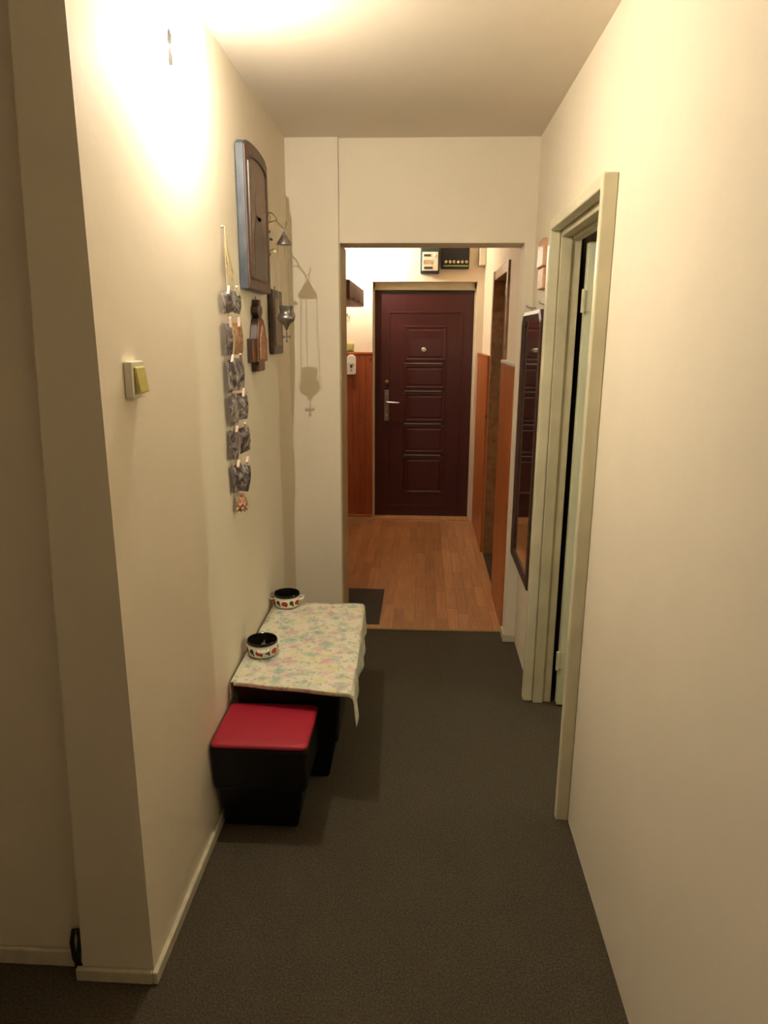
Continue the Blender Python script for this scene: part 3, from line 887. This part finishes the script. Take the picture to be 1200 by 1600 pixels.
def pot(x, y, ang, label, s=1.0, filled=False):
    z = TZ + .0035
    t = thing('handled_pot', (x, y, z), label, 'bowl', 'small folk-pattern pots')
    b = B(); R_ = .060 * s
    lathe(b, [(R_ * .62, 0), (R_ * .86, .003), (R_ * 1.0, .018), (R_ * 1.02, .032), (R_ * .97, .044), (R_ * .93, .050), (R_ * .90, .050), (R_ * .86, .008), (R_ * .3, .005)], (x, y, z), 40)
    mk('body', b, 'pot_glaze', t, smooth=True)
    b = B(); lathe(b, [(R_ * .93, .0502), (R_ * .985, .0530), (R_ * .98, .060), (R_ * .95, .063), (R_ * .91, .061), (R_ * .885, .050), (R_ * .84, .014), (R_ * .3, .0095)], (x, y, z), 40, cap0=False)
    o = mk('inner_lining', b, 'pot_inside', t, smooth=True); o['label'] = 'dark glazed rim and inside'
    for sgn in (0, pi):
        a = ang + sgn
        d = Vector((cos(a), sin(a), 0)); e = Vector((-sin(a), cos(a), 0))
        c = Vector((x, y, z + .036))
        b = B(); tube(b, [c + d * R_ * .96 + e * .020, c + d * (R_ + .013) + e * .016 + Vector((0, 0, .003)), c + d * (R_ + .017) + Vector((0, 0, .004)), c + d * (R_ + .013) - e * .016 + Vector((0, 0, .003)), c + d * R_ * .96 - e * .020], .0055, 8)
        mk('handle', b, 'pot_glaze', t, smooth=True)
    return t
p1 = pot(-.598, 2.480, radians(-75), 'folk-patterned handled pot holding a metal keyring, nearer the red stool', 1.0)
p2 = pot(-.598, 2.985, radians(5), 'folk-patterned handled pot on the far end of the cloth')
# keys lying in the near pot
kz = TZ + .0035 + .022
t = thing('key_bunch', (-.598, 2.480, kz), 'small bunch of shiny keys inside the nearer pot', 'keys')
b = B(); torus(b, (-.596, 2.482, kz + .008), .013, .0012, 'Z'); mk('key_ring', b, 'steel', t, smooth=True)
for k, (a, tl) in enumerate(((.3, .1), (1.6, .2), (3.4, .05), (4.6, .25))):
    b = B(); d = Vector((cos(a), sin(a), .12 * (k % 2))); c = Vector((-.598, 2.480, kz + .004 + .002 * k)) + d * .012
    e = Vector((-sin(a), cos(a), 0))
    prism(b, [tuple(c + d * p + e * q) for p, q in ((0, -.007), (.010, -.009), (.016, -.003), (.034, -.003), (.036, 0), (.034, .003), (.028, .003), (.026, .005), (.022, .003), (.016, .003), (.010, .009), (0, .007))], (0, 0, .0018))
    mk('key', b, 'steel' if k % 2 else 'brass', t)

t = thing('padded_stool', (-.50, 2.12, 0), 'black padded stool with a red seat in front of the bench', 'stool')
b = B(); frustum(b, (-.668, -.357, 2.010, 2.275, .180), (-.671, -.347, 1.988, 2.268, .352)); mk('body', b, 'black_vinyl', t, bevel=.014)
b = B(); frustum(b, (-.652, -.402, 2.070, 2.245, 0), (-.662, -.372, 2.030, 2.268, .1795)); mk('plinth', b, 'black_vinyl', t, bevel=.010)
b = B()
def rrect(x0, x1, y0, y1, r, z, n=6):
    pts = []
    for cx_, cy_, a0 in ((x1 - r, y1 - r, 0), (x0 + r, y1 - r, pi / 2), (x0 + r, y0 + r, pi), (x1 - r, y0 + r, 1.5 * pi)):
        for k in range(n + 1):
            a = a0 + pi / 2 * k / n
            pts.append((cx_ + r * cos(a), cy_ + r * sin(a), z))
    return pts
prof = [(0, .3525), (.0005, .358), (.004, .3625), (.012, .3655), (.05, .3675)]
rings = [[b.verts.new(p) for p in rrect(-.669 + i_, -.349 - i_, 1.990 + i_, 2.266 - i_, .022, z)] for i_, z in prof]
b.faces.new(rings[0][::-1])
for r0, r1 in zip(rings, rings[1:]):
    n = len(r0)
    for k in range(n): b.faces.new([r0[k], r0[(k + 1) % n], r1[(k + 1) % n], r1[k]])
b.faces.new(rings[-1])
o = mk('seat_pad', b, 'red_vinyl', t, smooth=True); o['label'] = 'flat red seat pad'

# ------------------------------------------------------------------ mirror and plaque on the right wall
t = thing('wall_mirror', (.51, 3.345, .53), 'tall dark framed mirror hanging beside the hall opening', 'mirror')
my0, my1, mz0, mz1 = 3.060, 3.632, .522, 1.765
FX = .490
def mframe(ins, ch):
    return [(my0 + ins, mz0 + ins), (my1 - ins, mz0 + ins), (my1 - ins, mz1 - ins - ch), (my1 - ins - ch, mz1 - ins), (my0 + ins + ch, mz1 - ins), (my0 + ins, mz1 - ins - ch)]
outer, inner = mframe(0, .045), mframe(.042, .030)
for k in range(6):
    a, c, d, e = outer[k], outer[(k + 1) % 6], inner[(k + 1) % 6], inner[k]
    b = B()
    va = [b.verts.new((FX + .003, *a)), b.verts.new((FX + .003, *c)), b.verts.new((FX + .008, *d)), b.verts.new((FX + .008, *e))]
    m1 = [b.verts.new((FX - .002, (a[0] * .6 + e[0] * .4), (a[1] * .6 + e[1] * .4))), b.verts.new((FX - .002, (c[0] * .6 + d[0] * .4), (c[1] * .6 + d[1] * .4)))]
    vb2 = [b.verts.new((.525, *p)) for p in (a, c, d, e)]
    b.faces.new([va[0], va[1], m1[1], m1[0]]); b.faces.new([m1[0], m1[1], va[2], va[3]])
    b.faces.new([va[1], va[0], vb2[0], vb2[1]]); b.faces.new([va[3], va[2], vb2[2], vb2[3]]); b.faces.new(vb2)
    b.faces.new([va[0], m1[0], va[3], vb2[3], vb2[0]]); b.faces.new([va[1], vb2[1], vb2[2], va[2], m1[1]])
    mk('frame_rail', b, 'dark_wood', t)
b = B(); prism(b, [(FX + .014, y, z) for y, z in mframe(.036, .028)], (.004, 0, 0)); o = mk('mirror_glass', b, 'mirror_glass', t)
for y in (3.15, 3.53):
    b = B(); tube(b, [(XR - .0005, y, 1.785), (.515, y, 1.785), (.497, y, 1.790), (.494, y, 1.800)], .003, 8)
    box(b, .515, .523, y - .012, y + .012, 1.7652, 1.783)
    mk('hanger', b, 'steel', t, smooth=True)

t = thing('wall_plaque', (.525, 3.33, 1.86), 'narrow tan wooden plaque above the mirror by the door casing', 'plaque')
b = B()
prism(b, [(XR - .001, y, z) for y, z in ((3.245, 1.950), (3.405, 1.950), (3.405, 2.045), (3.39, 2.062), (3.36, 2.070), (3.28, 2.070), (3.255, 2.060), (3.245, 2.045))], (-.026, 0, 0)); mk('upper_board', b, 'plaque_wood', t, bevel=.006)
b = B(); box(b, .5195, XR - .001, 3.255, 3.395, 1.858, 1.9485); mk('lower_board', b, 'plaque_wood', t, bevel=.006)

# ------------------------------------------------------------------ hall fittings
t = thing('electricity_meter', (.055, YH, 2.15), 'dark electricity meter with a pale dial face above the entry door', 'meter')
b = B(); box(b, -.030, .130, 6.215, YH, 2.165, 2.43); mk('case', b, 'meter_case', t, bevel=.008)
b = B(); box(b, -.014, .118, 6.202, 6.2145, 2.185, 2.335); face = mk('dial_face', b, 'cream_plastic', t, bevel=.004)
b = B(); box(b, .0, .055, 6.199, 6.2015, 2.298, 2.316); mk('counter_window', b, 'dark_mark', face)
b = B(); box(b, -.005, .070, 6.199, 6.2015, 2.236, 2.272); mk('rating_plate', b, 'fuse_ceramic', face)
b = B(); box(b, .002, .072, 6.199, 6.2015, 2.199, 2.218); mk('disc_window', b, 'dark_mark', face)
b = B(); lathe(b, [(.014, 0), (.014, -.004), (.006, -.006)], (.09, 6.2015, 2.308), 14, 'Y'); mk('seal', b, 'white_plastic', face)
t = thing('fuse_box', (.265, YH, 2.2), 'dark fuse panel with a row of ceramic fuses beside the meter', 'fuse box')
b = B(); box(b, .145, .380, 6.245, YH, 2.205, 2.43); mk('case', b, 'black_plastic', t, bevel=.006)
for k in range(6):
    b = B(); lathe(b, [(.0135, 0), (.0135, -.02), (.010, -.03), (.004, -.032)], (.185 + k * .034, 6.2445, 2.258), 12, 'Y'); mk('fuse', b, 'fuse_ceramic', t, smooth=True)
b = B(); box(b, .165, .372, 6.236, 6.2445, 2.222, 2.234); mk('label_strip', b, 'sprig', t)
t = thing('junction_box', (.492, 6.24, 2.23), 'small cream junction box in the upper right hall corner', 'box')
b = B(); box(b, .464, .5195, 6.225, 6.2995, 2.232, 2.375); mk('case', b, 'cream_plastic', t, bevel=.005)
b = B(); box(b, .470, .514, 6.220, 6.2245, 2.242, 2.365); mk('lid', b, 'cream_plastic', t, bevel=.002)

t = thing('intercom', (-.62, 6.276, 1.318), 'white rounded intercom handset on the red panelling', 'intercom')
b = B(); pts = []
for k in range(13):
    a = pi * k / 12; pts.append((-.620 + .040 * cos(a), 6.2755, 1.455 + .040 * sin(a)))
pts += [(-.660, 6.2755, 1.335), (-.654, 6.2755, 1.322), (-.586, 6.2755, 1.322), (-.580, 6.2755, 1.335)]
prism(b, pts, (0, -.030, 0)); mk('case', b, 'white_plastic', t, bevel=.005)
b = B(); lathe(b, [(.012, 0), (.011, -.003)], (-.620, 6.245, 1.393), 16, 'Y'); mk('button', b, 'dark_mark', t)
b = B(); lathe(b, [(.005, 0), (.004, -.002)], (-.620, 6.245, 1.358), 12, 'Y'); mk('indicator', b, 'dark_mark', t)
b = B(); prism(b, [(-.648, 6.2452, 1.430), (-.592, 6.2452, 1.430), (-.600, 6.2452, 1.412), (-.640, 6.2452, 1.412)], (0, -.003, 0)); mk('speaker_grille', b, 'cream_plastic', t)
t = thing('light_switch', (-.63, YH, 1.53), 'yellow wall switch above the intercom', 'switch')
b = B(); box(b, -.662, -.600, 6.272, 6.2995, 1.522, 1.588); mk('housing', b, 'yellow_plastic', t, bevel=.003)
b = B(); box(b, -.650, -.612, 6.266, 6.2715, 1.532, 1.578); mk('rocker', b, 'yellow_plastic', t, bevel=.002)

t = thing('hat_shelf', (-.59, 5.4, 1.88), 'dark brown wall cupboard on the left hall wall below the lamp', 'cupboard')
b = B(); box(b, XL + .001, -.508, 4.90, 6.06, 1.885, 1.895); mk('underside', b, 'cabinet_lit_base', t)  # paler than the carcass: bounced light put into the underside colour
b = B(); box(b, XL + .001, -.508, 4.90, 6.06, 1.8952, 2.02); mk('carcass', b, 'cabinet_brown', t, bevel=.004)
for k in range(3):
    ya = 4.905 + k * .385
    b = B(); box(b, -.5078, -.493, ya, ya + .380, 1.888, 2.018); d = mk('door', b, 'cabinet_brown', t, bevel=.003)
    b = B(); lathe(b, [(.004, 0), (.007, .012), (.005, .016)], (-.4928, ya + .19, 1.905), 10, 'X'); mk('knob', b, 'brass', d, smooth=True)

t = thing('coat_hook', (-.66, 6.29, 1.80), 'pale round wall hook below the brown cupboard', 'hook')
b = B(); torus(b, (-.655, 6.290, 1.815), .020, .003, 'Y'); mk('ring', b, 'fuse_ceramic', t, smooth=True)
b = B(); lathe(b, [(.006, 0), (.006, -.012), (.003, -.014)], (-.655, 6.2995, 1.838), 10, 'Y'); mk('pin', b, 'steel', t, smooth=True)

b = B(); box(b, -.66, -.226, 3.845, 4.430, .0005, .008); o = mk('door_mat', b, 'mat_rubber', bevel=.003)
tag(o, 'flat dark grey-brown mat on the laminate just inside the hall', 'mat')

# dark cable at the foot of the left wall end
t = thing('cable_loop', (-.888, 1.475, 0), 'dark cable loop at the skirting beside the left wall end', 'cable')
b = B(); tube(b, [(-.884, 1.480, .002), (-.897, 1.478, .04), (-.900, 1.480, .09), (-.893, 1.482, .125), (-.882, 1.482, .128), (-.879, 1.483, .10), (-.884, 1.476, .05), (-.888, 1.474, .005)], .006, 8); mk('loop', b, 'cable', t, smooth=True)
b = B(); box(b, -.896, -.884, 1.470, 1.482, .0, .03); mk('plug', b, 'cable', t, bevel=.003)
